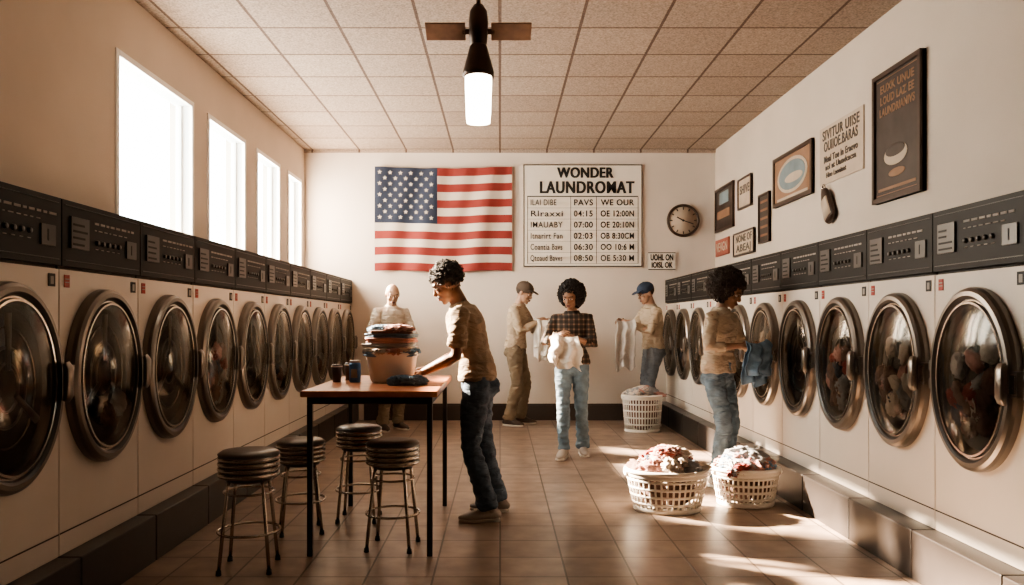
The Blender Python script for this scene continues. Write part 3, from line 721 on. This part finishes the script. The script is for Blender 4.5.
        he((0,-.019,.036),(.082,.099,.092),hair,mb,32,20,lambda p:.03*noise.noise(p*8))
    for i in range(N):
        z=rnd.uniform(-.9,1); u=rnd.uniform(0,6.283); r=math.sqrt(1-z*z); d=V((r*math.cos(u),r*math.sin(u),z))
        x,y,z_=(cc_[j]+d[j]*rr_[j]*rnd.uniform(.93,1.10) for j in range(3))
        if y>.045 and z_<.055 and abs(x)<.078: continue
        if y>.0 and z_<.0 and abs(x)<.07: continue
        ax=V((rnd.gauss(0,1),rnd.gauss(0,1),rnd.gauss(0,1))).normalized(); ay=ax.cross(V((rnd.gauss(0,1),rnd.gauss(0,1),rnd.gauss(0,1)))).normalized()
        q=cr*rnd.uniform(.7,1.2)*k_
        mb.torus(hp_(x,y,z_),q,q,q*.33,hair,ax=ax,ay=ay,n=8,m=4)
    mb.obj('hair',e)
    if cap:
        mb=MB()
        he((0,-.012,.052),(.088,.107,.082),cap,mb,32,20); 
        pts=[hp_(0,.06,.052),hp_(0,.10,.052),hp_(0,.14,.046),hp_(0,.165,.038)]
        mb.loft(pts,[(.070*k_,.006*k_),(.070*k_,.005*k_),(.058*k_,.004*k_),(.030*k_,.003*k_)],cap,side=lat,n=16)
        he((0,-.012,.135),(.008,.008,.005),cap,mb,10,6); mb.obj('baseball_cap',e)
    return dict(e=e,W=WRs,F=F,L=L,s=s)
def drape(name,a,b,drop,folds,amp,nrm,k,parent=None,flare=1.0,seed=0,back=.05,sag=.03):
    a,b,nrm=V(a),V(b),V(nrm).normalized(); NU,NV=60,44; vs=[];fs=[]; d=b-a; mid=(a+b)/2
    for layer in (0,1):
        for j in range(NV+1):
            v=j/NV
            for i in range(NU+1):
                u=i/NU; wdt=(1+(flare-1)*min(1,v*1.5))
                p=mid+d*(u-.5)*wdt; dr=drop*(1-.22*layer)*(1+.16*noise.noise(V((u*3,seed,layer)))+.06*math.sin(u*9+seed))
                p=p-V((0,0,1))*(dr*v+sag*math.sin(math.pi*u)*(1-v*.5))
                w=amp*(math.sin(folds*2*math.pi*u+seed+1.5*v)+.5*math.sin(folds*4.3*u+3*v+seed))*(.35+.65*min(1,v*2))
                p=p+nrm*(w+(back if layer else 0)*min(1,v*5)+.012*noise.noise(V((u*6,v*7,seed+layer*5))))
                p=p+d.normalized()*(.010*noise.noise(V((u*4,v*5,seed+9)))+.03*noise.noise(V((v*3,seed*2,1))))
                vs.append(p)
    S=(NV+1)*(NU+1)
    for layer in (0,1):
        for j in range(NV):
            for i in range(NU):
                q=layer*S+j*(NU+1)+i; fs.append((q,q+1,q+NU+2,q+NU+1))
    for i in range(NU): fs.append((i,i+1,S+i+1,S+i))
    mb=MB(); mb.add(vs,fs,k); o=mb.obj(name,parent); sd=o.modifiers.new('s','SOLIDIFY'); sd.thickness=.006; sd.offset=0
    return o

person('man_folding_clothes',(-.15,5.32),178,1.72,tilt=17,wl=(.14,.345,.975),wr=(-.16,.345,.985),al=(.10,-.08),ar=(-.17,-.13),hyaw=5,hpitch=28,
   skin='skin',shirt='tan',pants='denim',style='afro_short',hl=((.10,1,-.12),(0,-.1,-1)),hr=((.25,1,-.15),(0,-.1,-1)),curl=.25,polel=(.3,-.8,-.3),poler=(-.5,-.8,0))
p=person('man_holding_towel',(-1.33,9.65),-55,1.78,tilt=6,wl=(.10,.27,1.24),wr=(-.12,.27,1.18),al=(.11,0),ar=(-.11,.03),hyaw=-20,hpitch=22,
   skin='skin3',shirt='cream',pants='khaki',hair='hair2',style='cropped',shoe='shoed',sleeve='short')
drape('white_towel',p['W'][-1]+V((-.05,-.1,.0)),p['W'][1]+V((.06,-.08,.02)),.30,3,.02,p['F'],'towel',p['e'],flare=1.2,seed=2)
p=person('man_in_brown_cap',(.20,10.08),-18,1.82,tilt=6,wl=(.10,.36,1.30),wr=(-.10,.30,1.30),al=(.12,.02),ar=(-.11,-.06),hyaw=-8,hpitch=22,
   skin='skin3',shirt='beige',pants='khaki',hair='hair2',style='short',shoe='shoed',sleeve='long',cap='capb')
drape('white_towel',(.42,9.90,1.36),(.64,9.86,1.34),.52,2.2,.03,(.2,-1,0),'towel',p['e'],flare=1.0,seed=4)
p=person('man_in_navy_cap',(1.93,10.08),192,1.81,tilt=5,wl=(.10,.33,1.28),wr=(-.12,.38,1.30),al=(.12,.02),ar=(-.11,-.06),hyaw=8,hpitch=20,
   skin='skin3',shirt='beige',pants='greypants',hair='hair2',style='short',shoe='shoed',sleeve='long',cap='capn')
drape('grey_towel',(1.43,9.86,1.33),(1.66,9.84,1.34),.60,2.1,.03,(-.1,-1,0),'towelg',p['e'],flare=1.05,seed=7)
p=person('woman_in_plaid_shirt',(.70,7.78),-98,1.68,fem=True,tilt=3,wl=(.05,.25,1.15),wr=(-.12,.24,1.18),al=(.10,-.08),ar=(-.07,.16),hyaw=-14,hpitch=20,
   skin='skin2',shirt='plaid',pants='denim2',hair='hair',style='curly',sleeve='mid',polel=(.6,-.5,-.6),poler=(-.6,-.5,-.6))
drape('white_towel',(.50,7.47,1.21),(.72,7.44,1.17),.31,2.3,.035,(.1,-1,0),'towel',p['e'],flare=1.3,seed=11,back=.06)
p=person('woman_in_beige_sweater',(1.74,6.38),-44,1.68,fem=True,tilt=4,wl=(.12,.28,1.12),wr=(-.12,.26,1.12),al=(.10,-.02),ar=(-.10,.04),hyaw=6,hpitch=26,
   skin='skin2',shirt='beige',pants='denim2',hair='hair2',style='afro_big',sleeve='mid',polel=(.7,-.6,-.5),poler=(-.8,-.5,-.5))
drape('blue_cloth',(1.84,6.0,1.16),(2.04,6.10,1.17),.32,2.2,.025,(.4,-1,0),'clblue',p['e'],flare=1.1,seed=15,back=.05)

# ------------------------------------------------------------ light
w=bpy.data.worlds.new('world'); scene.world=w; w.use_nodes=True
bg=w.node_tree.nodes['Background']; bg.inputs[0].default_value=(.88,1,.98,1); bg.inputs[1].default_value=15.0
sd=bpy.data.lights.new('sun','SUN'); sd.energy=150; sd.angle=math.radians(2.5); sd.color=(1,.79,.57)
so=bpy.data.objects.new('sun',sd); d=V((1,-.50,-.60)); so.rotation_euler=d.to_track_quat('-Z','Y').to_euler(); so.location=(-6,14,7); col.objects.link(so)
for i,(a,b) in enumerate(wins):
    ld=bpy.data.lights.new('window_light','AREA'); ld.shape='RECTANGLE'; ld.size=b-a-.1; ld.size_y=Z1-Z0-.1; ld.energy=(28,45,70,95)[i]*(b-a); ld.color=(1,.76,.53)
    lo=bpy.data.objects.new('window_light_%d'%i,ld); lo.location=(XL-.02,(a+b)/2,(Z0+Z1)/2); col.objects.link(lo)
    lo.rotation_euler=(math.radians(90),0,math.radians(-90))
pd=bpy.data.lights.new('pendant_light','POINT'); pd.energy=5; pd.color=(1,.78,.55); pd.shadow_soft_size=.1
po=bpy.data.objects.new('pendant_light',pd); po.location=(lx,ly,2.42); col.objects.link(po)
try:
    scene.view_settings.view_transform='AgX'; scene.view_settings.look='AgX - Medium High Contrast'; scene.view_settings.exposure=0.0
except Exception as ex: print(ex)

# ------------------------------------------------------------ camera
cd=bpy.data.cameras.new('camera'); cd.lens=800/1024*36; cd.sensor_width=36; cd.shift_x=12/1024; cd.shift_y=29.5/1024
co=bpy.data.objects.new('camera',cd); co.location=(0,0,1.3); co.rotation_euler=(math.radians(90),0,0); col.objects.link(co); scene.camera=co
